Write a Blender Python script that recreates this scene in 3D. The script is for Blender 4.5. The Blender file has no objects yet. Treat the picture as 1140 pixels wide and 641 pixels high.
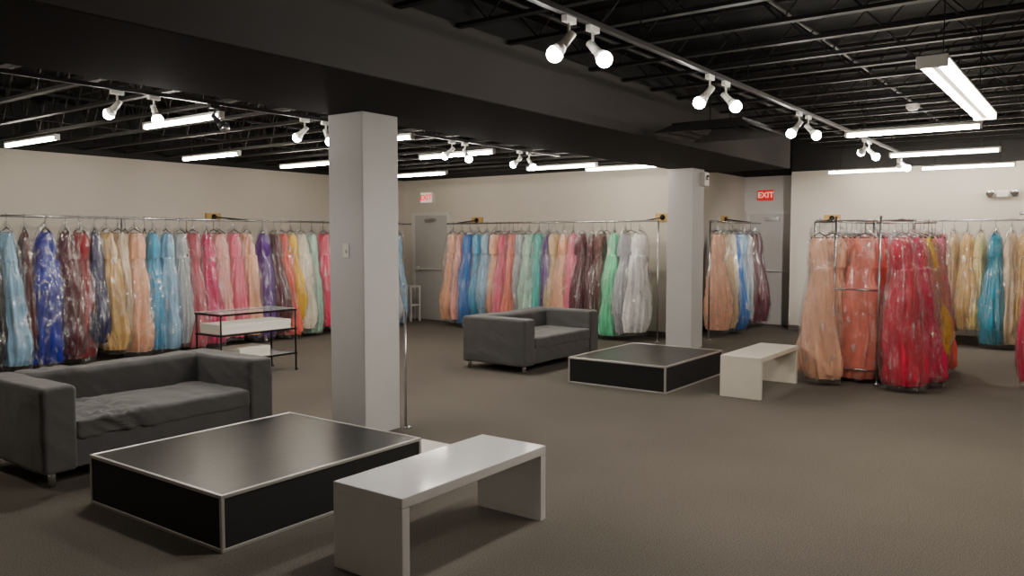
import bpy, bmesh, math, random
from mathutils import Vector, Matrix, noise
random.seed(7)
scene = bpy.context.scene
COL = scene.collection

# ---------------------------------------------------------------- materials
def s2l(c):
    return tuple(((x/255)/12.92 if x/255 <= 0.04045 else (((x/255)+0.055)/1.055)**2.4) for x in c)

def newmat(name):
    m = bpy.data.materials.new(name); m.use_nodes = True
    nt = m.node_tree
    return m, nt, nt.nodes['Principled BSDF'], nt.nodes['Material Output']

def mat(name, rgb, rough=0.6, metal=0.0, bump=0.0, bscale=40, var=0.0, vscale=3.0, sheen=0.0, spec=0.5, stretch=(1,1,1)):
    m, nt, b, out = newmat(name)
    c = s2l(rgb)
    b.inputs['Base Color'].default_value = (*c, 1)
    b.inputs['Roughness'].default_value = rough
    b.inputs['Metallic'].default_value = metal
    b.inputs['Specular IOR Level'].default_value = spec
    if sheen: b.inputs['Sheen Weight'].default_value = sheen
    tc = nt.nodes.new('ShaderNodeTexCoord')
    mp = nt.nodes.new('ShaderNodeMapping'); mp.inputs['Scale'].default_value = stretch
    nt.links.new(tc.outputs['Object'], mp.inputs['Vector'])
    if var > 0:
        n = nt.nodes.new('ShaderNodeTexNoise'); n.inputs['Scale'].default_value = vscale; n.inputs['Detail'].default_value = 4
        nt.links.new(mp.outputs['Vector'], n.inputs['Vector'])
        r = nt.nodes.new('ShaderNodeValToRGB')
        r.color_ramp.elements[0].position = 0.3; r.color_ramp.elements[1].position = 0.7
        r.color_ramp.elements[0].color = (*[x*(1-var) for x in c], 1)
        r.color_ramp.elements[1].color = (*[min(1, x*(1+var)) for x in c], 1)
        nt.links.new(n.outputs['Fac'], r.inputs['Fac']); nt.links.new(r.outputs['Color'], b.inputs['Base Color'])
    if bump > 0:
        n2 = nt.nodes.new('ShaderNodeTexNoise'); n2.inputs['Scale'].default_value = bscale; n2.inputs['Detail'].default_value = 3
        nt.links.new(mp.outputs['Vector'], n2.inputs['Vector'])
        bp = nt.nodes.new('ShaderNodeBump'); bp.inputs['Strength'].default_value = bump; bp.inputs['Distance'].default_value = 0.02
        nt.links.new(n2.outputs['Fac'], bp.inputs['Height']); nt.links.new(bp.outputs['Normal'], b.inputs['Normal'])
    return m

def emit(name, rgb, strength):
    m, nt, b, out = newmat(name)
    c = s2l(rgb)
    b.inputs['Base Color'].default_value = (*c, 1)
    b.inputs['Emission Color'].default_value = (*c, 1)
    b.inputs['Emission Strength'].default_value = strength
    return m

M = {}
M['wall'] = mat('wall_paint', (199,192,181), 0.85, bump=0.05, bscale=60, var=0.03, vscale=1.2)
M['wallblack'] = mat('black_wall_paint', (22,21,21), 0.8, var=0.1)
M['deck'] = mat('black_deck', (10,10,11), 0.8, var=0.3, vscale=2, spec=0.2)
M['joist'] = mat('black_joist_paint', (26,25,25), 0.6, var=0.2, vscale=3, spec=0.35)
M['beam'] = mat('charcoal_beam_paint', (78,76,75), 0.95, var=0.06, vscale=1, spec=0.05)
M['soffit'] = mat('shaded_soffit_black', (37,36,36), 0.8, var=0.1, vscale=1, spec=0.15)  # beam underside shade put into the colour; diffuser plate reuses it
M['diffuser'] = mat('diffuser_paint', (62,60,60), 0.6, var=0.1, vscale=1, spec=0.3)
M['column'] = mat('column_paint', (195,194,193), 0.6, bump=0.03, var=0.02)
M['base'] = mat('dark_vinyl_base', (90,85,80), 0.6)
M['trackm'] = mat('track_metal', (50,50,52), 0.4, metal=0.3)
M['white'] = mat('white_enamel', (225,223,216), 0.4)
M['glosswhite'] = mat('gloss_white_laminate', (224,222,222), 0.1, var=0.02, vscale=8)
M['cream'] = mat('cream_laminate', (234,227,214), 0.3, var=0.02, vscale=8)
M['chrome'] = mat('chrome_pipe', (185,185,187), 0.25, metal=0.9)
M['alum'] = mat('aluminium_trim', (196,193,190), 0.35, metal=0.6)
M['blackpanel'] = mat('black_carpet_panel', (13,13,14), 0.75, bump=0.1, bscale=200)
M['blacktop'] = mat('black_laminate_top', (17,17,17), 0.3, var=0.35, vscale=5, bump=0.04, bscale=25, spec=0.35)
M['sofa'] = mat('charcoal_cotton', (78,77,77), 0.9, bump=0.2, bscale=9, var=0.08, vscale=5, sheen=0.2)
M['blackmetal'] = mat('black_metal', (14,14,15), 0.4, metal=0.4)
M['wood'] = mat('pine_block', (190,150,86), 0.6, var=0.15, vscale=10, stretch=(1,1,8))
M['door'] = mat('grey_door_paint', (180,177,174), 0.5)
M['doordark'] = mat('taupe_door_paint', (192,187,183), 0.5)
M['frame'] = mat('door_frame_paint', (206,203,199), 0.5)
M['wallgrey'] = mat('grey_alcove_paint', (205,200,196), 0.8, var=0.03)
M['tube'] = emit('fluorescent_tube', (255,244,226), 80)
M['bulb'] = emit('spot_bulb', (255,250,242), 200)
M['exitface'] = emit('exit_face_pale', (235,215,205), 0.6)
M['exitred'] = emit('exit_letters_red', (225,40,35), 1.4)
M['exitredface'] = emit('exit_face_red', (200,14,14), 0.55)
M['exitletterlit'] = emit('exit_letters_lit', (255,150,140), 1.0)
M['paper'] = mat('white_card', (228,224,214), 0.7)
g, nt, b, out = newmat('table_glass')
b.inputs['Base Color'].default_value = (0.8,0.85,0.83,1); b.inputs['Roughness'].default_value = 0.05; b.inputs['Alpha'].default_value = 0.3
M['glass'] = g

# carpet
m, nt, b, out = newmat('loop_carpet')
tc = nt.nodes.new('ShaderNodeTexCoord')
n1 = nt.nodes.new('ShaderNodeTexNoise'); n1.inputs['Scale'].default_value = 130; n1.inputs['Detail'].default_value = 5; n1.inputs['Roughness'].default_value = 0.8
n2 = nt.nodes.new('ShaderNodeTexNoise'); n2.inputs['Scale'].default_value = 0.8; n2.inputs['Detail'].default_value = 5
nt.links.new(tc.outputs['Object'], n1.inputs['Vector']); nt.links.new(tc.outputs['Object'], n2.inputs['Vector'])
r = nt.nodes.new('ShaderNodeValToRGB')
r.color_ramp.elements[0].position = 0.34; r.color_ramp.elements[0].color = (*s2l((62,58,54)), 1)
r.color_ramp.elements[1].position = 0.66; r.color_ramp.elements[1].color = (*s2l((128,121,112)), 1)
nt.links.new(n1.outputs['Fac'], r.inputs['Fac'])
mx = nt.nodes.new('ShaderNodeMix'); mx.data_type = 'RGBA'; mx.blend_type = 'MULTIPLY'; mx.inputs[0].default_value = 0.35
r2 = nt.nodes.new('ShaderNodeValToRGB'); r2.color_ramp.elements[0].color = (0.7,0.7,0.7,1); r2.color_ramp.elements[0].position=0.35; r2.color_ramp.elements[1].position=0.65
nt.links.new(n2.outputs['Fac'], r2.inputs['Fac'])
nt.links.new(r.outputs['Color'], mx.inputs[6]); nt.links.new(r2.outputs['Color'], mx.inputs[7])
nt.links.new(mx.outputs[2], b.inputs['Base Color'])
b.inputs['Roughness'].default_value = 0.95; b.inputs['Specular IOR Level'].default_value = 0.1
M['carpet'] = m

# clear plastic garment bag
m, nt, b, out = newmat('clear_plastic')
nt.nodes.remove(b)
tr = nt.nodes.new('ShaderNodeBsdfTransparent'); tr.inputs['Color'].default_value = (0.985,0.985,0.99,1)
gl = nt.nodes.new('ShaderNodeBsdfGlossy'); gl.inputs['Roughness'].default_value = 0.16
df = nt.nodes.new('ShaderNodeBsdfDiffuse'); df.inputs['Color'].default_value = (0.95,0.95,0.97,1)
tc = nt.nodes.new('ShaderNodeTexCoord'); mp = nt.nodes.new('ShaderNodeMapping'); mp.inputs['Scale'].default_value = (1,1,0.35)
oi = nt.nodes.new('ShaderNodeObjectInfo')
vm = nt.nodes.new('ShaderNodeVectorMath'); vm.operation='ADD'
sc_ = nt.nodes.new('ShaderNodeMath'); sc_.operation='MULTIPLY'; sc_.inputs[1].default_value=37.0
nt.links.new(oi.outputs['Random'], sc_.inputs[0]); nt.links.new(tc.outputs['Object'], vm.inputs[0]); nt.links.new(sc_.outputs[0], vm.inputs[1])
nt.links.new(vm.outputs[0], mp.inputs['Vector'])
n = nt.nodes.new('ShaderNodeTexNoise'); n.inputs['Scale'].default_value = 12; n.inputs['Detail'].default_value = 2.0; n.inputs['Distortion'].default_value = 1.0
nt.links.new(mp.outputs['Vector'], n.inputs['Vector'])
bp = nt.nodes.new('ShaderNodeBump'); bp.inputs['Strength'].default_value = 1.0; bp.inputs['Distance'].default_value = 0.05
nt.links.new(n.outputs['Fac'], bp.inputs['Height'])
nt.links.new(bp.outputs['Normal'], gl.inputs['Normal'])
nh = nt.nodes.new('ShaderNodeTexNoise'); nh.inputs['Scale'].default_value = 19; nh.inputs['Detail'].default_value = 2.5; nh.inputs['Distortion'].default_value = 0.9  # patch noise: whitish highlights on the folds painted into the plastic
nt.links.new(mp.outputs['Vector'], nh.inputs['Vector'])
hl_mask = nt.nodes.new('ShaderNodeMapRange'); hl_mask.interpolation_type='SMOOTHSTEP'
hl_mask.inputs['From Min'].default_value=0.52; hl_mask.inputs['From Max'].default_value=0.76
nt.links.new(nh.outputs['Fac'], hl_mask.inputs['Value'])
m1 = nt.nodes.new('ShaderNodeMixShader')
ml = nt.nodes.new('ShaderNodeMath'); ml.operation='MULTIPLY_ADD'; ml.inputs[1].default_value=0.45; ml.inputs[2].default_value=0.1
nt.links.new(hl_mask.outputs['Result'], ml.inputs[0]); nt.links.new(ml.outputs[0], m1.inputs[0])
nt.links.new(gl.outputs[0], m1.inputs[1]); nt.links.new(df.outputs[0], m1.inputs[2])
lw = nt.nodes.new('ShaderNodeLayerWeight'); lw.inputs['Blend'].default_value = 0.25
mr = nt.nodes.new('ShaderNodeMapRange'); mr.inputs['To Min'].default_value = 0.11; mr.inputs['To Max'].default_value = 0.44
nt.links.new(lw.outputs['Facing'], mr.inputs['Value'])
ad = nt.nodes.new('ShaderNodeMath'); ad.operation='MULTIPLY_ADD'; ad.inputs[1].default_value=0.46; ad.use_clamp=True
nt.links.new(hl_mask.outputs['Result'], ad.inputs[0]); nt.links.new(mr.outputs['Result'], ad.inputs[2])
m2 = nt.nodes.new('ShaderNodeMixShader')
nt.links.new(ad.outputs[0], m2.inputs[0]); nt.links.new(tr.outputs[0], m2.inputs[1]); nt.links.new(m1.outputs[0], m2.inputs[2])
nt.links.new(m2.outputs[0], out.inputs['Surface'])
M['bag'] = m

# ---------------------------------------------------------------- mesh helpers
def box(bm, lo, hi, bev=0.0, seg=2):
    r = bmesh.ops.create_cube(bm, size=1.0)
    vs = r['verts']
    lo = Vector(lo); hi = Vector(hi); c = (lo+hi)/2; s = hi-lo
    for v in vs:
        v.co = Vector((v.co.x*s.x, v.co.y*s.y, v.co.z*s.z)) + c
    if bev > 0:
        es = set(e for v in vs for e in v.link_edges)
        bmesh.ops.bevel(bm, geom=list(es), offset=bev, segments=seg, affect='EDGES', profile=0.5)

def rod(bm, p0, p1, r, seg=8, r2=None):
    p0 = Vector(p0); p1 = Vector(p1); d = p1-p0; L = d.length
    if L < 1e-6: return
    rot = d.to_track_quat('Z', 'Y').to_matrix().to_4x4()
    mtx = Matrix.Translation((p0+p1)/2) @ rot
    bmesh.ops.create_cone(bm, cap_ends=True, segments=seg, radius1=r, radius2=(r if r2 is None else r2), depth=L, matrix=mtx)

def ball(bm, c, r, sx=1, sy=1, sz=1, u=14, v=10):
    mtx = Matrix.Translation(c) @ Matrix.Diagonal((sx, sy, sz, 1))
    bmesh.ops.create_uvsphere(bm, u_segments=u, v_segments=v, radius=r, matrix=mtx)

def mesh_of(name, bm, smooth=False):
    bmesh.ops.recalc_face_normals(bm, faces=bm.faces[:])
    me = bpy.data.meshes.new(name); bm.to_mesh(me); bm.free()
    if smooth:
        for p in me.polygons: p.use_smooth = True
    return me

def obj(name, me, material=None, parent=None, loc=(0,0,0), label=None, category=None, group=None, kind=None, rotz=0):
    o = bpy.data.objects.new(name, me); COL.objects.link(o)
    o.location = loc
    if rotz: o.rotation_euler = (0,0,rotz)
    if material and me is not None and hasattr(me, 'materials') and len(me.materials) == 0:
        me.materials.append(material)
    if parent: o.parent = parent
    if label: o['label'] = label
    if category: o['category'] = category
    if group: o['group'] = group
    if kind: o['kind'] = kind
    return o

def empty(name, loc, label, category, group=None, rotz=0):
    o = obj(name, None, None, None, loc, label, category, group, rotz=rotz)
    o.empty_display_size = 0.1
    return o

def boxobj(name, lo, hi, material, parent=None, bev=0.0, **kw):
    bm = bmesh.new(); box(bm, lo, hi, bev)
    return obj(name, mesh_of(name, bm), material, parent, **kw)

# ---------------------------------------------------------------- room shell
WT = 2.75; DK = 3.42
boxobj('floor', (-2.6,-3.65,-0.1), (15.1,11.55,0.0), M['carpet'], kind='structure')
boxobj('ceiling', (-2.6,-3.65,DK), (15.1,11.55,DK+0.1), M['deck'], kind='structure')
walls = [
 ('wall_left', (-2.6,11.4), (12.05,11.55), 'wall'),
 ('wall_back', (11.9,5.5), (12.05,11.4), 'wall'),
 ('wall_alcove', (12.05,5.5), (15.1,5.65), 'wall'),
 ('wall_alcove_end', (14.95,4.4), (15.1,5.5), 'wallgrey'),
 ('wall_alcove_side', (14.2,4.25), (15.1,4.4), 'wall'),
 ('wall_right', (14.2,-3.5), (14.35,4.25), 'wall'),
 ('wall_near', (-2.6,-3.65), (14.35,-3.5), 'wall'),
 ('wall_rear', (-2.6,-3.5), (-2.45,11.4), 'wall')]
tn = 1
for nme, a, c, mt in walls:
    boxobj(nme, (a[0],a[1],0), (c[0],c[1],WT), M[mt], kind='structure')
    boxobj('trim_%d' % tn, (a[0],a[1],WT), (c[0],c[1],DK), M['wallblack'], kind='structure'); tn += 1
boxobj('baseboard_left', (-2.45,11.38,0), (11.9,11.4,0.1), M['base'], kind='structure')
boxobj('baseboard_back', (11.88,5.5,0), (11.9,10.15,0.1), M['base'], kind='structure')
boxobj('baseboard_alcove', (12.05,5.48,0), (14.95,5.5,0.1), M['base'], kind='structure')
boxobj('baseboard_right', (14.18,-3.5,0), (14.2,4.4,0.1), M['base'], kind='structure')

# beam and columns
BZ = 2.605
e = empty('ceiling_beam', (4.7,4.42,BZ), 'wide boxed ceiling beam painted matte charcoal black', 'beam')
boxobj('beam_casing', (-7.14,-0.72,0.004), (7.16,0.73,0.50), M['beam'], e, bev=0.004)
boxobj('soffit_shade_panel', (-7.13,-0.705,0), (7.13,0.715,0.006), M['soffit'], e)  # added dark sheet painting the beam's underside shade
boxobj('hanger_web', (-7.1,-0.5,0.50), (7.1,0.5,DK-BZ-0.002), M['wallblack'], e)
for i,(u) in enumerate((4.49,10.86)):
    boxobj('support_column', (u,4.75,0), (u+0.4,5.15,BZ), M['column'], bev=0.008,
        label=('square pale grey column with a light switch' if i==0 else 'square pale grey column beside the gown rail'), category='column', group='ceiling columns')
bm = bmesh.new(); rod(bm, (4.925,4.72,0), (4.925,4.72,1.0), 0.01)
rod(bm, (4.925,4.70,0), (4.925,4.70,0.012), 0.035, 16)
obj('metal_pole', mesh_of('metal_pole', bm, True), M['chrome'], label='thin grey metal pole standing against the column', category='pole')
# light switch
e = empty('light_switch', (4.491,4.95,1.5), 'pale light switch plate on the column', 'light switch')
boxobj('switch_plate', (-0.006,-0.036,-0.058), (0,0.036,0.058), M['white'], e, bev=0.002)
boxobj('toggle', (-0.014,-0.006,-0.012), (-0.005,0.006,0.012), M['white'], e)
# horn strobe
e = empty('alarm_sounder', (11.17,4.752,2.36), 'white fire alarm sounder box on the column', 'alarm')
boxobj('housing', (-0.08,-0.08,0), (0.08,0,0.2), M['white'], e, bev=0.01)
bm = bmesh.new(); ball(bm, (0,-0.085,0.12), 0.04, 1,0.6,1)
obj('lens', mesh_of('lens', bm, True), M['chrome'], e)

# ---------------------------------------------------------------- joists
JB = 3.08
def joist_mesh(y0, y1, zb):
    bm = bmesh.new()
    zt = DK-0.03
    for dx in (-0.022, 0.010):
        box(bm, (dx, y0, zb-0.012), (dx+0.012, y1, zb+0.012))
        box(bm, (dx, y0, zt-0.02), (dx+0.012, y1, zt+0.01))
    box(bm, (-0.03, y0, zb-0.017), (0.03, y1, zb-0.011))
    n = int((y1-y0)/0.26); st = (y1-y0)/n
    for i in range(n):
        a, c = (zb, zt-0.02) if i % 2 == 0 else (zt-0.02, zb)
        rod(bm, (0, y0+i*st, a), (0, y0+(i+1)*st, c), 0.0065, 6)
    return mesh_of('ceiling_joist', bm)
jl = joist_mesh(5.16, 11.38, 2.83); jr = joist_mesh(-3.48, 3.69, JB)
u = -0.4
while u < 14.1:
    if u < 11.85:
        obj('ceiling_joist', jl, M['joist'], loc=(u,0,0), label='black open-web steel ceiling joist', category='joist', group='open-web ceiling joists')
    obj('ceiling_joist', jr, M['joist'], loc=(u,0,0), label='black open-web steel ceiling joist', category='joist', group='open-web ceiling joists')
    u += 0.6
for y,r_,z in ((8.3,0.02,3.0),(10.2,0.015,3.0),(0.4,0.02,3.22),(3.3,0.02,3.2),(1.9,0.015,3.22)):
    bm = bmesh.new(); rod(bm, (-2.4,y,z), (11.8 if y>5 else 14.1,y,z), r_)
    obj('ceiling_conduit', mesh_of('ceiling_conduit', bm, True), M['joist'], label='black painted conduit threaded through the ceiling joists', category='pipe', group='ceiling conduits')

# ---------------------------------------------------------------- strip lights
def strip(loc, L=1.2, w=0.055, rotz=0, tubes=1, lbl='white fluorescent strip light hung under black joists', top=DK, zz=2.65):
    e = empty('strip_light', (loc[0], loc[1], zz), lbl, 'ceiling light', 'fluorescent strip lights', rotz=rotz)
    bm = bmesh.new()
    hw = w/2
    if tubes == 1:
        box(bm, (-hw,-L/2,0.022), (hw,L/2,0.045), 0.004)
    else:
        box(bm, (-hw,-L/2,0.026), (hw,L/2,0.040), 0.003)
        box(bm, (-0.018,-L/2,-0.002), (0.018,L/2,0.026), 0.003)
    for s in (-1,1):
        box(bm, (-w/2,s*L/2-0.012,-0.018), (w/2,s*L/2+0.012,0.045), 0.004)
    obj('housing', mesh_of('housing', bm), M['white'], e)
    xs = [0] if tubes == 1 else [-w*0.33, w*0.33]
    for x in xs:
        bm = bmesh.new(); rod(bm, (x,-L/2+0.012,0), (x,L/2-0.012,0), 0.018 if tubes == 1 else 0.015, 10)
        obj('fluorescent_tube', mesh_of('fluorescent_tube', bm, True), M['tube'], e)
    for s in (-1,1):
        bm = bmesh.new(); rod(bm, (0,s*L*0.35,0.036), (0,s*L*0.35,top-zz), 0.004, 6)
        obj('hanger_rod', mesh_of('hanger_rod', bm), M['blackmetal'], e)
    return e
for (u,v) in ((4.08,9.5),(4.19,6.77),(6.17,9.33),(7.68,9.24),(6.22,6.44),(7.88,6.65),(9.95,9.2),(10.1,6.5),(10.75,5.85),
              (8.77,1.57),(11.24,1.64),(13.55,1.66),(13.5,3.0),(13.6,0.35),(1.4,8.6),(1.8,6.5),(1.6,-1.2),(8.0,-1.6)):  # out-of-view strip by the near sofa is added to brighten the foreground
    strip((u,v))
strip((5.85,0.75), L=2.3, w=0.15, rotz=math.radians(90), tubes=2, zz=2.5, lbl='long twin-tube fluorescent fixture hung low under joists')

# ---------------------------------------------------------------- track lights
def track(u0,u1,v,lbl,jb):
    e = empty('lighting_track', (u0, v, 2.76), lbl, 'track')
    bm = bmesh.new(); box(bm, (0,-0.018,-0.015), (u1-u0,0.018,0.015), 0.002)
    obj('track_rail', mesh_of('track_rail', bm), M['trackm'], e)
    x = 0.6
    while x < u1-u0:
        bm = bmesh.new(); rod(bm, (x,0,0.01), (x,0,jb-2.76), 0.005, 6); x += 1.8
        obj('support_stem', mesh_of('support_stem', bm), M['blackmetal'], e)
track(2.0,12.6,2.27,'long grey lighting track under black joists',JB)
track(1.0,9.6,6.2,'grey lighting track between columns and gown wall',2.83)

def spot(u, v, aim, lit=True, power=60, size=110):
    e = empty('track_spotlight', (u, v, 2.745), 'white track spotlight with a glowing round bulb' if lit else 'dark unlit track spotlight', 'spotlight', 'track spotlights')
    body = M['white'] if lit else M['trackm']
    bm = bmesh.new(); box(bm, (-0.05,-0.016,-0.035), (0.05,0.016,0.0), 0.004)
    obj('track_adapter', mesh_of('track_adapter', bm), body, e)
    bm = bmesh.new(); rod(bm, (0,0,-0.03), (0,0,-0.10), 0.008, 8); ball(bm, (0,0,-0.10), 0.018)
    obj('stem', mesh_of('stem', bm, True), body, e)
    a = Vector(aim).normalized()
    piv = Vector((0,0,-0.11))
    bk = piv - a*0.035; mid = piv + a*0.05; fr = piv + a*0.095
    bm = bmesh.new(); rod(bm, bk, mid, 0.02, 18, 0.025); rod(bm, mid, fr, 0.025, 18, 0.042)
    obj('lamp_housing', mesh_of('lamp_housing', bm, True), body, e)
    bm = bmesh.new(); ball(bm, fr + a*0.018, 0.043)
    obj('bulb', mesh_of('bulb', bm, True), M['bulb'] if lit else M['chrome'], e)
    if lit:
        ld = bpy.data.lights.new('spot_lamp', 'SPOT'); ld.energy = power; ld.spot_size = math.radians(size); ld.spot_blend = 0.8
        ld.shadow_soft_size = 0.05; ld.color = (1.0,0.94,0.86)
        lo = bpy.data.objects.new('lamp_light', ld); COL.objects.link(lo); lo.parent = e
        lo.location = fr + a*0.08
        lo.rotation_euler = a.to_track_quat('-Z','Y').to_euler()
for u,dd in ((3.72,0.24),(5.6,0.3),(7.65,0.28)):
    spot(u-dd/2, 2.27, (-0.5,0.5,-0.8))
    spot(u+dd/2, 2.27, (-0.1,-0.75,-0.75))
spot(10.22, 2.27, (-0.1,-0.75,-0.75))
spot(9.98, 2.27, (0.78,0.44,-0.25), power=420, size=38)
spot(11.9, 2.27, (0.7,0.0,-0.7))
spot(12.1, 2.27, (-0.1,-0.75,-0.75))
for u,dd in ((3.45,0.3),(5.25,0.26),(7.4,0.24),(8.75,0.22)):
    spot(u-dd/2, 6.2, (-0.2,0.8,-0.6))
    spot(u+dd/2, 6.2, (-0.1,-0.6,-0.8))
spot(4.15, 6.2, (0.5,-0.3,-0.6), lit=False)

# smoke detector
e = empty('smoke_detector', (9.8,1.74,JB-0.085), 'round white smoke detector on a black joist', 'smoke detector')
bm = bmesh.new(); rod(bm, (0,0,0.035), (0,0,0.07), 0.07, 24); obj('base_ring', mesh_of('base_ring', bm), M['white'], e)
bm = bmesh.new(); rod(bm, (0,0,0.005), (0,0,0.035), 0.045, 24, 0.064); obj('sensor_cover', mesh_of('sensor_cover', bm), M['white'], e)

# air diffuser : flat wide hood hung on rods
e = empty('air_diffuser', (7.4,2.97,2.58), 'flat square black air diffuser hung from the ceiling', 'air vent')
bm = bmesh.new()
for k,(s,z) in enumerate(((0.48,0.0),(0.35,0.02),(0.22,0.03))):
    r = bmesh.ops.create_cone(bm, cap_ends=False, segments=4, radius1=s*1.414, radius2=(s-0.14)*1.414, depth=0.08,
        matrix=Matrix.Translation((0,0,z+0.04)) @ Matrix.Rotation(math.pi/4,4,'Z'))
obj('louvre', mesh_of('louvre', bm), M['diffuser'], e)
boxobj('back_plate', (-0.34,-0.34,0.075), (0.34,0.34,0.10), M['soffit'], e)
for x in (-0.25,0.25):
    bm = bmesh.new(); rod(bm, (x,0,0.09), (x,0,DK-2.582), 0.008, 8)
    obj('hanger_rod', mesh_of('hanger_rod', bm), M['blackmetal'], e)

# ---------------------------------------------------------------- doors, signs
def door(n, x, y0, y1, mt, label=None):
    w = y1-y0
    d = boxobj('door_%d' % n, (x-0.03,y0,0.01), (x-0.002,y1,2.05), mt, kind='structure')
    bm = bmesh.new()
    box(bm, (x-0.06,y0-0.06,0), (x-0.001,y0,2.11)); box(bm, (x-0.06,y1,0), (x-0.001,y1+0.06,2.11)); box(bm, (x-0.06,y0,2.05), (x-0.001,y1,2.11))
    obj('door_frame', mesh_of('door_frame', bm), M['frame'], d)
    bm = bmesh.new(); box(bm, (x-0.09,y0+0.06,0.99), (x-0.06,y1-0.06,1.025), 0.005)
    box(bm, (x-0.08,y0+0.05,0.97), (x-0.03,y0+0.1,1.05)); box(bm, (x-0.08,y1-0.12,0.97), (x-0.03,y1-0.05,1.05))
    obj('push_bar', mesh_of('push_bar', bm), M['frame'], d)
    bm = bmesh.new(); box(bm, (x-0.09,y0+0.3,1.93), (x-0.03,y0+0.55,1.99)); box(bm, (x-0.14,y0+0.35,1.985), (x-0.06,y0+0.38,2.0))
    obj('door_closer', mesh_of('door_closer', bm), M['chrome'], d)
door(1, 11.9, 10.22, 11.08, M['door'])
door(2, 14.95, 4.52, 5.38, M['doordark'])

def exit_sign(loc, red):
    e = empty('exit_sign', loc, 'lit red exit sign above the grey door' if red else 'white exit sign with red letters above the door', 'exit sign')
    boxobj('sign_box', (-0.06,-0.15,-0.1), (0,0.15,0.1), M['white'], e, bev=0.005)
    boxobj('sign_face', (-0.066,-0.145,-0.095), (-0.06,0.145,0.095), M['exitredface' if red else 'exitface'], e)
    cu = bpy.data.curves.new('exit_text', 'FONT'); cu.body = 'EXIT'; cu.size = 0.145; cu.extrude = 0.002; cu.align_x = 'CENTER'; cu.align_y = 'CENTER'; cu.offset = 0.003
    t = bpy.data.objects.new('tmp', cu); COL.objects.link(t)
    bpy.context.view_layer.update()
    me = bpy.data.meshes.new_from_object(t.evaluated_get(bpy.context.evaluated_depsgraph_get()))
    bpy.data.objects.remove(t)
    me.materials.clear()
    rot = Matrix(((0,0,-1,0),(-1,0,0,0),(0,1,0,0),(0,0,0,1)))
    me.transform(Matrix.Translation((-0.069,0,0)) @ rot)
    obj('sign_lettering', me, M['exitletterlit' if red else 'exitred'], e)
exit_sign((11.9,10.75,2.40), False)
exit_sign((14.95,5.08,2.40), True)

e = empty('emergency_light', (14.2,1.25,2.25), 'white twin-head emergency light on the wall', 'emergency light')
boxobj('housing', (-0.07,-0.08,-0.03), (0,0.08,0.07), M['white'], e, bev=0.01)
for s in (-1,1):
    bm = bmesh.new(); rod(bm, (-0.05,s*0.15,0.05), (-0.12,s*0.155,0.03), 0.045, 16, 0.07); rod(bm, (-0.04,s*0.06,0.03), (-0.06,s*0.15,0.04), 0.012, 8)
    obj('lamp_head', mesh_of('lamp_head', bm, True), M['white'], e)
    bm = bmesh.new(); rod(bm, (-0.121,s*0.155,0.03), (-0.124,s*0.155,0.029), 0.055, 16)
    obj('lamp_lens', mesh_of('lamp_lens', bm, True), M['chrome'], e)

# ---------------------------------------------------------------- platforms
def platform(u0,v0,u1,v1,h,lbl):
    L=u1-u0; W=v1-v0
    e = empty('display_platform', (u0,v0,0), lbl, 'platform', 'low display platforms')
    t = 0.02
    boxobj('top_panel', (t,t,h-0.03), (L-t,W-t,h-0.004), M['blacktop'], e)
    for a,c in (((t,0.006,t),(L-t,0.018,h-t)), ((t,W-0.018,t),(L-t,W-0.006,h-t)), ((0.006,t,t),(0.018,W-t,h-t)), ((L-0.018,t,t),(L-0.006,W-t,h-t))):
        boxobj('side_panel', a, c, M['blackpanel'], e)
    bm = bmesh.new()
    for z in (0, h-t):
        box(bm,(0,0,z),(L,t,z+t),0.003); box(bm,(0,W-t,z),(L,W,z+t),0.003)
        box(bm,(0,t,z),(t,W-t,z+t),0.003); box(bm,(L-t,t,z),(L,W-t,z+t),0.003)
    for x in (0,L-t):
        for y in (0,W-t): box(bm,(x,y,t),(x+t,y+t,h-t),0.003)
    obj('metal_edge_trim', mesh_of('metal_edge_trim', bm), M['alum'], e, label='silver metal edge trim')
platform(2.37,3.56,3.86,4.90,0.30,'low black platform with silver edges beside sofa')
platform(7.56,3.58,9.10,4.76,0.29,'low black platform with silver edges near white bench')

def bench(u0,v0,u1,v1,h,mt,lbl):
    L=u1-u0; W=v1-v0; t=0.05
    e = empty('bench', (u0,v0,0), lbl, 'bench', 'waterfall benches')
    boxobj('seat', (0,0,h-t), (L,W,h), mt, e, bev=0.004)
    boxobj('leg', (0,0,0), (t,W,h-t), mt, e, bev=0.003)
    boxobj('leg', (L-t,0,0), (L,W,h-t), mt, e, bev=0.003)
bench(2.60,2.52,3.77,2.98,0.425,M['glosswhite'],'glossy white waterfall bench beside black platform')
bench(7.84,2.69,9.04,3.11,0.42,M['cream'],'cream white waterfall bench beside black platform')
e = empty('storage_box', (4.2,3.85,0), 'flat white box lying on carpet beside platform', 'box')
boxobj('box_body', (0,0,0), (0.34,0.32,0.04), M['paper'], e); boxobj('lid', (-0.008,-0.008,0.03), (0.348,0.328,0.06), M['paper'], e)

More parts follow.
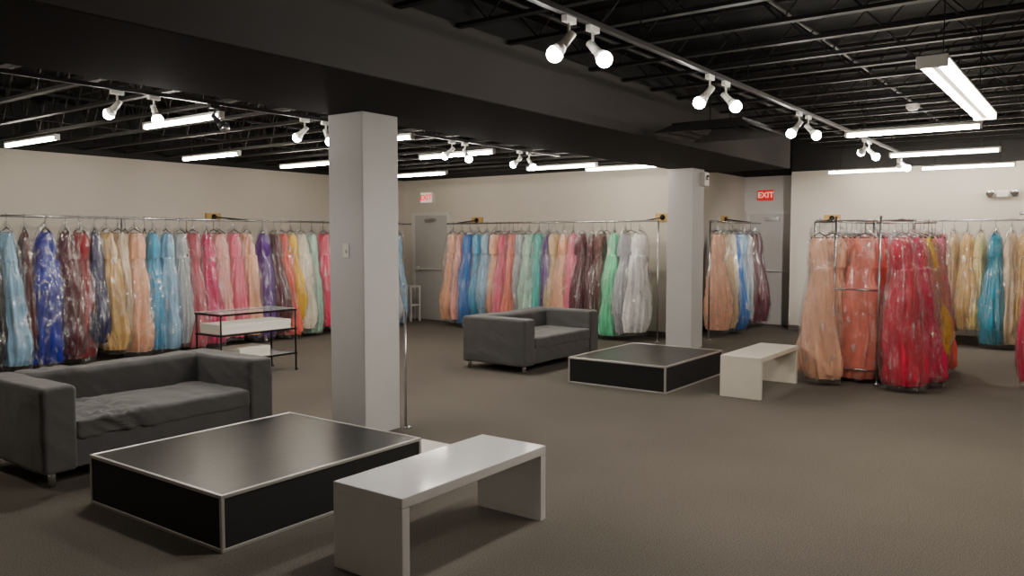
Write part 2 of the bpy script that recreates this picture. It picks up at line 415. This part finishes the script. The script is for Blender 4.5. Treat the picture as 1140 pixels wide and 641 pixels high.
# ---------------------------------------------------------------- sofas
def soft(name, lo, hi, r, amp, seed, parent, mt, fr=4.0, puff=0.0, sub=44, fine=0.35, bunch=0.0, sag=0.0):
    lo=Vector(lo); hi=Vector(hi); c=(lo+hi)/2; h=(hi-lo)/2
    bm = bmesh.new(); bmesh.ops.create_cube(bm, size=2.0)
    bmesh.ops.subdivide_edges(bm, edges=bm.edges[:], cuts=sub, use_grid_fill=True)
    for v in bm.verts:
        ux = v.co.x; uz = v.co.z
        p = Vector((v.co.x*h.x, v.co.y*h.y, v.co.z*h.z))
        q = Vector([max(-h[i]+r, min(h[i]-r, p[i])) for i in range(3)])
        d = p-q
        if d.length > 1e-6:
            p = q + d.normalized()*r
            nrm = d.normalized()
        else: nrm = Vector((0,0,1))
        if puff: p.z += puff*max(0,(1-(v.co.x)**2))*max(0,(1-(v.co.y)**2))*(1 if v.co.z>0 else 0)
        if sag and uz>0: p.z -= sag*(1-ux*ux)*uz
        w = p+c+Vector((seed*7.3,seed*3.1,0))
        a = noise.noise(w*fr)
        q2 = Vector((w.x*3+w.z*3, w.y*3-w.z*2, w.z*2.5+w.x*2))
        a += 0.9*(0.5-abs(noise.noise(q2))*2.4) + fine*(0.5-abs(noise.noise(q2*2.6))*2.4)
        am = amp
        if bunch:
            am += bunch*max(0.0, 1-abs(ux+0.6)/0.5)
            a += 0.9*(0.5-abs(noise.noise(q2*3.7))*2.4)*max(0.0, 1-abs(ux+0.6)/0.5)
        v.co = p + nrm*am*a + c
    return obj(name, mesh_of(name, bm, True), mt, parent)
def sofa(loc, seed, lbl, L=1.66, D=0.86, H=0.63, bunch=0.0, wr=1.0):
    e = empty('sofa', loc, lbl, 'sofa', 'grey two-seat sofas')
    soft('base_skirt', (0.03,0.02,0.1),(L-0.03,D-0.03,0.33),0.02,0.004,seed,e,M['sofa'])
    soft('armrest', (0,0,0.09),(0.22,D,H),0.032,0.0045*wr,seed+1,e,M['sofa'])
    soft('armrest', (L-0.22,0,0.09),(L,D,H),0.032,0.0045*wr,seed+2,e,M['sofa'])
    soft('backrest', (0.19,D-0.24,0.09),(L-0.19,D,H+0.01),0.048,0.007*wr,seed+3,e,M['sofa'],bunch=bunch*0.3,sag=0.015)
    soft('seat_cushion', (0.21,0.0,0.28),(L-0.21,D-0.22,0.42),0.032,0.0045*wr,seed+4,e,M['sofa'],puff=0.012,fine=0.7,bunch=bunch)
    for x in (0.07,L-0.07):
        for y in (0.06,D-0.06):
            bm = bmesh.new(); rod(bm,(x,y,0),(x,y,0.13),0.022,12,0.026)
            obj('foot', mesh_of('foot', bm, True), M['chrome'], e)
sofa((2.31,5.36,0), 1, 'charcoal grey slipcovered sofa beside black platform', 1.76, 0.95, 0.65, 0.024, 1.1)
sofa((7.66,5.42,0), 5, 'charcoal grey slipcovered sofa near square column', 1.72, 0.95, 0.65, 0.0, 0.9)

# ---------------------------------------------------------------- display table
e = empty('display_table', (5.3,7.9,0), 'black metal framed table with glass top', 'table')
L,W,H = 1.06,0.5,0.75
for x in (0.015,L-0.015):
    for y in (0.015,W-0.015):
        bm=bmesh.new(); rod(bm,(x,y,0),(x,y,H-0.01),0.011,8); rod(bm,(x,y,0),(x+(0.03 if x>0.5 else -0.03),y,0.0+0.012),0.011,8)
        obj('leg', mesh_of('leg',bm,True), M['blackmetal'], e)
for z,nm in ((H-0.02,'top_frame'),(0.50,'middle_frame'),(0.2,'lower_frame')):
    bm=bmesh.new()
    box(bm,(0,0,z),(L,0.02,z+0.02)); box(bm,(0,W-0.02,z),(L,W,z+0.02)); box(bm,(0,0.02,z),(0.02,W-0.02,z+0.02)); box(bm,(L-0.02,0.02,z),(L,W-0.02,z+0.02))
    obj(nm, mesh_of(nm,bm), M['blackmetal'], e)
boxobj('glass_top',(0.02,0.02,H+0.004),(L-0.02,W-0.02,H+0.012),M['glass'],e)
boxobj('middle_shelf',(0.025,0.025,0.51),(L-0.025,W-0.025,0.52),M['glass'],e)
boxobj('lower_shelf',(0.025,0.025,0.21),(L-0.025,W-0.025,0.22),M['glass'],e)
def carton(x0,y0,z0,lx,ly,lz,lbl):
    c = empty('cardboard_box',(x0,y0,z0),lbl,'box','white boxes on the table shelves')
    boxobj('box_body',(0.004,0.004,0),(lx-0.004,ly-0.004,lz),M['paper'],c)
    boxobj('lid',(0,0,lz*0.6),(lx,ly,lz+0.005),M['paper'],c)
carton(5.34,7.94,0.522,0.96,0.42,0.10,'long flat white box on the middle glass shelf')
carton(5.58,7.95,0.222,0.42,0.34,0.11,'small white box on the lower glass shelf')

# small white table
e = empty('side_table',(11.35,10.72,0),'small white side table near the exit door','table')
boxobj('table_top',(0,0,0.66),(0.28,0.28,0.69),M['white'],e)
boxobj('shelf',(0.01,0.01,0.3),(0.27,0.27,0.32),M['white'],e)
for x in (0.0,0.25):
    for y in (0.0,0.25):
        boxobj('leg',(x,y,0),(x+0.03,y+0.03,0.66),M['white'],e)

# ---------------------------------------------------------------- garment rails
RZ = 1.87
def rail(p0, p1, wallpts, posts, lbl, name='garment_rail'):
    p0=Vector(p0); p1=Vector(p1)
    e = empty(name,(p0.x,p0.y,0),lbl,'clothes rail')
    d = p1-p0
    bm=bmesh.new(); rod(bm,(0,0,RZ),(d.x,d.y,RZ),0.015,10); obj('rail_pipe',mesh_of('rail_pipe',bm,True),M['chrome'],e)
    for (a,w) in wallpts:
        a=Vector(a)-p0; w=Vector(w)-p0
        n = (w-a).normalized(); s = Vector((-n.y,n.x))
        bm=bmesh.new(); rod(bm,(a.x,a.y,RZ+0.01),(w.x-n.x*0.04,w.y-n.y*0.04,RZ+0.07),0.012,8); rod(bm,(w.x-n.x*0.055,w.y-n.y*0.055,RZ+0.07),(w.x-n.x*0.04,w.y-n.y*0.04,RZ+0.07),0.045,16)
        obj('bracket_arm',mesh_of('bracket_arm',bm,True),M['blackmetal'],e)
        bm=bmesh.new()
        c0 = w-n*0.02
        lo=(c0.x-abs(n.x)*0.02-abs(s.x)*0.13, c0.y-abs(n.y)*0.02-abs(s.y)*0.13, RZ+0.01); hi=(c0.x+abs(n.x)*0.02+abs(s.x)*0.13, c0.y+abs(n.y)*0.02+abs(s.y)*0.13, RZ+0.13)
        box(bm,lo,hi,0.003)
        obj('mounting_block',mesh_of('mounting_block',bm),M['wood'],e,label='pale wooden mounting block')
    for q in posts:
        q=Vector(q)-p0
        bm=bmesh.new(); rod(bm,(q.x,q.y,0),(q.x,q.y,RZ),0.014,10); rod(bm,(q.x,q.y,0),(q.x,q.y,0.012),0.05,16)
        obj('support_post',mesh_of('support_post',bm,True),M['chrome'],e)
    return e
rail((3.0,10.55),(11.2,10.55),[((7.55,10.55),(7.55,11.4)),((3.6,10.55),(3.6,11.4)),((10.9,10.55),(10.9,11.4))],[(5.62,10.55)],'long chrome rail of gowns on beige wall')
rail((11.3,5.5),(11.3,9.75),[((11.3,9.5),(11.9,9.5)),((11.3,5.7),(11.9,5.7))],[(11.3,5.5)],'chrome gown rail on wooden wall blocks')
rail((12.1,5.0),(14.4,5.0),[((13.9,5.0),(13.9,5.5))],[(12.1,5.0)],'short chrome gown rail beside the exit door')
rail((13.7,3.85),(13.7,-1.2),[((13.7,3.7),(14.2,3.7)),((13.7,0.2),(14.2,0.2))],[(13.7,3.85),(13.7,-1.2)],'chrome gown rail along the brightly lit wall')
# freestanding rack
RX, RY0, RY1 = 9.36, 1.94, 2.40
RR = 1.795
e = empty('garment_rack',(RX,RY0,0),'freestanding chrome garment rack crammed full of gowns','clothes rack')
for (x,y) in ((0,0),(0,RY1-RY0),(1.85,0),(1.85,RY1-RY0)):
    bm=bmesh.new(); rod(bm,(x,y,0.0),(x,y,RR+0.05),0.014,10); rod(bm,(x,y,0),(x,y,0.03),0.03,12); obj('upright_post',mesh_of('upright_post',bm,True),M['chrome'],e)
bm=bmesh.new()
for x in (0,1.85):
    for z in (1.04,0.16): rod(bm,(x,0,z),(x,RY1-RY0,z),0.012,8)
    rod(bm,(x,1.68-RY0,RR),(x,2.52-RY0,RR),0.01,8)
obj('cross_bar',mesh_of('cross_bar',bm,True),M['chrome'],e)
for y,x0 in ((1.69-RY0,-0.4),(2.50-RY0,-0.4),(2.13-RY0,0)):
    bm=bmesh.new(); rod(bm,(x0,y,RR),(1.87,y,RR),0.009,10); obj('hanging_rail',mesh_of('hanging_rail',bm,True),M['chrome'],e)
e = empty('garment_rack',(10.35,0.85,0),'chrome garment rack holding one bright pink gown','clothes rack')
bm=bmesh.new(); rod(bm,(0,-0.1,RZ),(0,-1.4,RZ),0.014,10); obj('hanging_rail',mesh_of('hanging_rail',bm,True),M['chrome'],e)
for y in (-0.62,-1.4):
    bm=bmesh.new(); rod(bm,(0,y,0),(0,y,RZ),0.014,10); obj('upright_post',mesh_of('upright_post',bm,True),M['chrome'],e)

# ---------------------------------------------------------------- gowns
def ringmesh(name, prof, seg, folds, ph, seed=0, cap=True, ruffle=0.0, ridge=0.0, drift=(0,0)):
    bm = bmesh.new(); rings=[]
    for (z,rx,ry,fa) in prof:
        ring=[]
        dz = max(0,1.65-z)
        ox = drift[0]*dz + 0.020*math.sin(z*5+seed); oy = drift[1]*dz
        for i in range(seg):
            t = 2*math.pi*i/seg
            ct, st = math.cos(t), math.sin(t)
            k = 1 + fa*(0.6*math.sin(folds*t+ph+z*1.5) + 0.4*math.sin((folds+5)*t+ph*2-z*2))
            p = Vector((rx*ct, ry*st, z))
            if ruffle:
                w = Vector((ct*1.6+seed*5, st*1.6+seed, z*2.0))
                k += ruffle*(noise.noise(w) + 0.5*noise.noise(w*2.7))
            off = 0.0
            if ridge:
                w = Vector((p.x*9+seed*3.3+z*1.5, p.y*9, z*2.6))
                off = ridge*((0.45-abs(noise.noise(w))*2.0) + 0.7*(0.45-abs(noise.noise(w*2.1+Vector((3,1,2))))*2.0))
            ring.append(bm.verts.new((rx*k*ct+off*ct+ox, ry*k*st+off*st+oy, z)))
        rings.append(ring)
    for a,c in zip(rings[:-1], rings[1:]):
        for i in range(seg):
            j=(i+1)%seg
            bm.faces.new((a[i],a[j],c[j],c[i]))
    if cap:
        bm.faces.new(rings[0])
    return mesh_of(name,bm,True)
def interp(pts, n):
    out=[]
    P=[pts[0]]+list(pts)+[pts[-1]]
    for q in range(1,len(P)-2):
        p0,p1,p2,p3=P[q-1],P[q],P[q+1],P[q+2]
        for k in range(n):
            t=k/n
            row=[p1[0]*(1-t)+p2[0]*t]
            for i in (1,2):
                v=0.5*((2*p1[i])+(-p0[i]+p2[i])*t+(2*p0[i]-5*p1[i]+4*p2[i]-p3[i])*t*t+(-p0[i]+3*p1[i]-3*p2[i]+p3[i])*t**3)
                row.append(max(0.004,v))
            row.append(p1[3]*(1-t)+p2[3]*t)
            out.append(tuple(row))
    out.append(pts[-1]); return out

VAR=[]
styles=[ # fullest rx, ry ; hem z ; folds ; height of fullest point ; hem taper
 (0.27,0.17,0.08,9,0.32,0.90),
 (0.24,0.15,0.15,11,0.40,0.82),
 (0.30,0.19,0.07,13,0.34,0.86),
 (0.20,0.125,0.20,8,0.38,0.90),
 (0.26,0.16,0.13,16,0.46,0.80),
 (0.285,0.175,0.05,12,0.26,0.94),
 (0.27,0.17,0.26,14,0.56,0.80),
 (0.255,0.16,0.08,10,0.28,0.96)]
for k,(c,d,hz,fo,zf,tp) in enumerate(styles):
    dr = (0.045*math.sin(k*2.1), 0.03*math.cos(k*1.7))
    zm = 0.5*(zf+1.05)
    sk = [(1.34,0.14,0.088,0.05),(1.2,0.15,0.10,0.09),(1.05,0.5*(0.16+c*0.8),0.5*(0.11+d*0.8),0.12),(zm,c*0.87,d*0.87,0.14),(zf,c,d,0.16),((zf+hz)/2,c*(0.5+0.5*tp),d*(0.5+0.5*tp),0.17),(hz+0.05,c*tp*1.0,d*tp*1.0,0.18),(hz,c*tp*0.9,d*tp*0.9,0.18)]
    skirt = ringmesh('skirt',interp(sk,5),72,fo,k*1.3,k,ruffle=0.18,ridge=0.014,drift=dr)
    bo = [(1.67,0.09,0.035,0.0),(1.61,0.115,0.058,0.04),(1.51,0.132,0.08,0.08),(1.42,0.138,0.086,0.08),(1.33,0.141,0.089,0.06)]
    bodice = ringmesh('bodice',interp(bo,3),40,7,k,k+9,ruffle=0.28,ridge=0.014,drift=dr)
    hb = max(0.03,hz-0.05)
    bg = [(1.81,0.012,0.010,0.0),(1.78,0.028,0.02,0.0),(1.73,0.08,0.035,0.05),(1.67,0.125,0.055,0.06),(1.56,0.158,0.085,0.06),(1.4,0.175,0.108,0.05),(1.2,0.195,0.125,0.05),(1.05,0.5*(0.21+c*0.93),0.5*(0.14+d*0.93),0.05),(zm,c*0.98+0.014,d*0.98+0.012,0.05),(zf,c*1.09+0.014,d*1.09+0.012,0.05),((zf+hz)/2,c*(0.57+0.5*tp)+0.014,d*(0.57+0.5*tp)+0.014,0.05),(hz+0.02,c*tp*1.1,d*tp*1.1,0.06),(hb,c*tp*1.02,d*tp*1.02,0.07)]
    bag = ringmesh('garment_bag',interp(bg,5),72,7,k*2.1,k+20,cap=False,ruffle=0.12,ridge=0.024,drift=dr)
    VAR.append((skirt,bodice,bag))
# hanger
bm=bmesh.new()
rod(bm,(0,0,1.735),(-0.12,0,1.675),0.007,6); rod(bm,(0,0,1.735),(0.12,0,1.675),0.007,6); rod(bm,(-0.12,0,1.675),(0.12,0,1.675),0.004,6)
rod(bm,(0,0,1.73),(0,0,1.83),0.003,6)
pp=None
for i in range(9):
    t=-math.pi/2+ i*math.pi*1.25/8
    p=(0,0.022*math.cos(t)*1.0,1.8725+0.022*math.sin(t)) 
    if i==0: p=(0,0,1.83)
    if pp: rod(bm,pp,p,0.003,6)
    pp=p
HANG=mesh_of('hanger',bm)
bm=bmesh.new()
for s in (-1,1):
    rod(bm,(s*0.08,-0.03,1.62),(s*0.085,0,1.69),0.016,6,0.01); rod(bm,(s*0.08,0.03,1.62),(s*0.085,0,1.69),0.016,6,0.01)
STRAP=mesh_of('shoulder_strap',bm)
for me in [HANG,STRAP]+[x for v in VAR for x in v]:
    me.materials.append(M['blackmetal'])

COLS={
 'pale blue':(148,192,220),'royal blue':(12,34,150),'dark maroon':(84,16,30),'deep red':(140,16,34),'navy':(26,30,84),'gold':(206,168,104),
 'champagne':(218,196,164),'peach':(242,182,148),'sky blue':(76,170,212),'silver grey':(174,178,182),'dusty rose':(190,86,100),'magenta':(210,16,104),
 'blush pink':(242,174,166),'pink':(238,112,140),'purple':(84,18,130),'coral':(238,104,84),'yellow':(246,192,30),'ivory':(232,224,204),
 'pale mint':(176,216,196),'hot pink':(218,14,84),'teal':(0,128,146),'blue':(24,108,188),'salmon':(240,132,112),'aqua':(88,198,188),
 'mint green':(112,222,170),'white':(238,240,236),'burgundy':(86,12,36),'brown':(88,36,30),'orange':(240,126,52),'crimson':(206,8,62),
 'sand':(210,182,138),'cream yellow':(240,218,150),'black':(22,22,26),'turquoise':(0,140,168)}
GM={}
def gmat(c):
    if c not in GM:
        rgb=COLS[c]
        GM[c]=mat(c.replace(' ','_')+'_fabric',rgb,0.5,var=0.2,vscale=7,bump=0.35,bscale=20,sheen=0.12,stretch=(1,1,0.3))
    return GM[c]
def setm(o,m):
    o.material_slots[0].link='OBJECT'; o.material_slots[0].material=m
WORDS=['long gown','ruffled gown','full-skirted ball gown','slim gown','pleated gown','flared gown','puffy layered gown','draped gown']
def gown(u,v,c,axis,k=None,sx=1.0,sy=1.0,group='',turn=0.3,sz=1.0):
    if random.random()<0.55: k=random.choice([k,4,6,7,0,1])
    ang = (math.pi/2 if axis=='u' else 0) + random.uniform(-turn,turn)
    e=empty('gown',(u,v,0),'%s %s in clear plastic garment bag' % (c,WORDS[k]),'dress',group,rotz=ang + (math.pi if random.random()<0.5 else 0))
    e.scale=(sx*random.uniform(0.88,1.06),sy*random.uniform(0.82,1.22),sz)
    sk,bo,bg=VAR[k]
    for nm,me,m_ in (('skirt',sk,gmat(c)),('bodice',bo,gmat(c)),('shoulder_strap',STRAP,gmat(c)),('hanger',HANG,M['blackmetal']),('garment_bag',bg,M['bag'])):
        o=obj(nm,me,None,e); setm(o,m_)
G1='gowns on the long wall rail'
left=[(3.62,'silver grey',1,1),(3.85,'black',3,1),(4.05,'black',1,1),(4.22,'pale blue',0,1),(4.42,'brown',3,.9),(4.66,'royal blue',2,1.25),(4.9,'dark maroon',1,1),(5.07,'deep red',0,1),
 (5.26,'navy',3,1),(5.42,'gold',1,1),(5.57,'champagne',3,1),(5.8,'peach',0,1),(6.05,'sky blue',1,1.1),(6.25,'pale blue',0,1),(6.46,'silver grey',3,1),(6.66,'dusty rose',5,1),(6.88,'magenta',1,1),
 (7.1,'blush pink',0,1.1),(7.34,'pink',4,1),(7.56,'peach',5,1),(7.85,'purple',0,1),(8.06,'dark maroon',3,1),(8.2,'coral',1,1),(8.38,'yellow',0,1),(8.6,'ivory',1,1),(8.82,'pale mint',5,1.1),
 (9.06,'hot pink',1,1),(9.26,'crimson',3,1),(9.5,'teal',0,1),(9.75,'peach',1,1),(10.0,'ivory',4,1),(10.3,'pink',1,1),(10.56,'silver grey',0,1),(10.8,'pale blue',5,1)]
for (u,c,k,s) in left: gown(u,10.55+random.uniform(-.01,.01),c,'u',k,1.0,s*0.98,G1)
G2='gowns on the back wall rail'
back=[(9.6,'peach',2,1.1),(9.4,'blush pink',1,1),(9.2,'blue',0,1),(9.0,'sky blue',1,1),(8.82,'pale blue',5,1),(8.6,'peach',1,1),(8.42,'pink',0,1),(8.24,'salmon',1,1),(8.05,'silver grey',3,1),(7.9,'pale mint',5,1),
 (7.7,'aqua',1,1),(7.52,'purple',3,1),(7.38,'sand',3,1),(7.2,'peach',0,1),(7.02,'pink',1,1),(6.86,'burgundy',5,1),(6.66,'dark maroon',1,1),(6.5,'brown',3,1),(6.26,'mint green',2,1.1),(6.06,'silver grey',3,1),(5.82,'white',2,1.1)]
for (v,c,k,s) in back: gown(11.3,v,c,'v',k,1.0,s*0.98,G2,0.4)
G3='gowns on the alcove rail'
for (u,c,k,s) in [(12.42,'peach',2,1.1),(12.72,'sand',1,1),(12.95,'ivory',3,1),(13.18,'blue',0,1),(13.45,'pale blue',1,1),(13.68,'silver grey',3,1),(13.95,'dark maroon',0,1),(14.2,'burgundy',3,1)]:
    gown(u,5.02,c,'u',k,0.86,s*0.93,G3)
G4='gowns on the bright wall rail'
for (v,c,k,s) in [(3.5,'silver grey',1,1),(3.2,'ivory',0,1),(2.9,'silver grey',1,1),(2.62,'pale blue',3,1),(2.38,'blush pink',1,1),(2.15,'silver grey',5,1),(1.97,'dusty rose',3,1),(1.82,'sand',1,1),(1.64,'gold',0,1),(1.47,'cream yellow',1,.9),
   (1.28,'turquoise',2,1.0),(1.08,'champagne',1,1),(0.92,'gold',1,1),(0.74,'cream yellow',0,1),(0.55,'teal',5,1),(0.3,'black',1,1),(0.05,'salmon',0,1)]:
    gown(13.7,v,c,'v',k,0.97,s*0.93,G4)
G5='gowns on the freestanding rack'
for (u,v,c,k,sx,s) in [(9.11,2.51,'peach',7,.86,.95),(9.6,2.50,'peach',5,1.08,1),(9.86,2.48,'salmon',4,1,.9),(10.14,2.48,'coral',0,1,.9),(10.38,2.48,'peach',0,1,.9),(10.62,2.48,'blush pink',1,1,.9),(10.86,2.48,'blush pink',7,1,.9),(11.1,2.48,'peach',0,1,.9),
   (9.6,2.15,'salmon',5,1.1,.95),(9.88,2.13,'coral',2,1.0,.9),(10.12,2.13,'crimson',0,1.0,.9),(10.4,2.13,'hot pink',5,.9,.9),(10.7,2.13,'hot pink',5,.9,.9),
   (9.16,1.69,'crimson',7,.88,1.0),(9.6,1.71,'hot pink',5,1.12,1),(9.86,1.69,'coral',7,1.1,.9),(10.12,1.68,'yellow',0,1.1,.9),(10.38,1.69,'orange',0,1,.9),(10.62,1.68,'coral',7,1.05,.9),(10.86,1.68,'pink',7,1.05,.9),(11.1,1.68,'pink',0,1.05,.9)]:
    gown(u,v,c,'u',k,sx,s,G5,sz=0.96)
gown(10.35,0.57,'hot pink','v',2,1,1,'gowns on the freestanding rack')
# empty hangers
for (u,v,a) in [(5.67,10.55,.8),(5.94,10.55,1.2),(6.57,10.55,.9),(7.0,10.55,2.0)]:
    obj('clothes_hanger',HANG,None,None,(u,v,0),'empty black clothes hanger on the chrome rail','hanger','empty hangers',rotz=a)
for (v,a) in [(8.52,.5),(8.33,-.6),(8.15,.4),(5.97,.6),(6.4,-.4)]:
    obj('clothes_hanger',HANG,None,None,(11.3,v,0),'empty black clothes hanger on the chrome rail','hanger','empty hangers',rotz=math.pi/2+a)

# ---------------------------------------------------------------- world, camera
w = bpy.data.worlds.new('world'); scene.world = w; w.use_nodes = True
w.node_tree.nodes['Background'].inputs[0].default_value = (0.9,0.85,0.8,1); w.node_tree.nodes['Background'].inputs[1].default_value = 0.02
cd = bpy.data.cameras.new('camera'); cam = bpy.data.objects.new('camera', cd); COL.objects.link(cam)
cam.location = (0,0,1.6); cam.rotation_euler = (math.radians(86.5),0,math.radians(-53.8))
cd.sensor_width = 36; cd.lens = 899/1140*36
scene.camera = cam
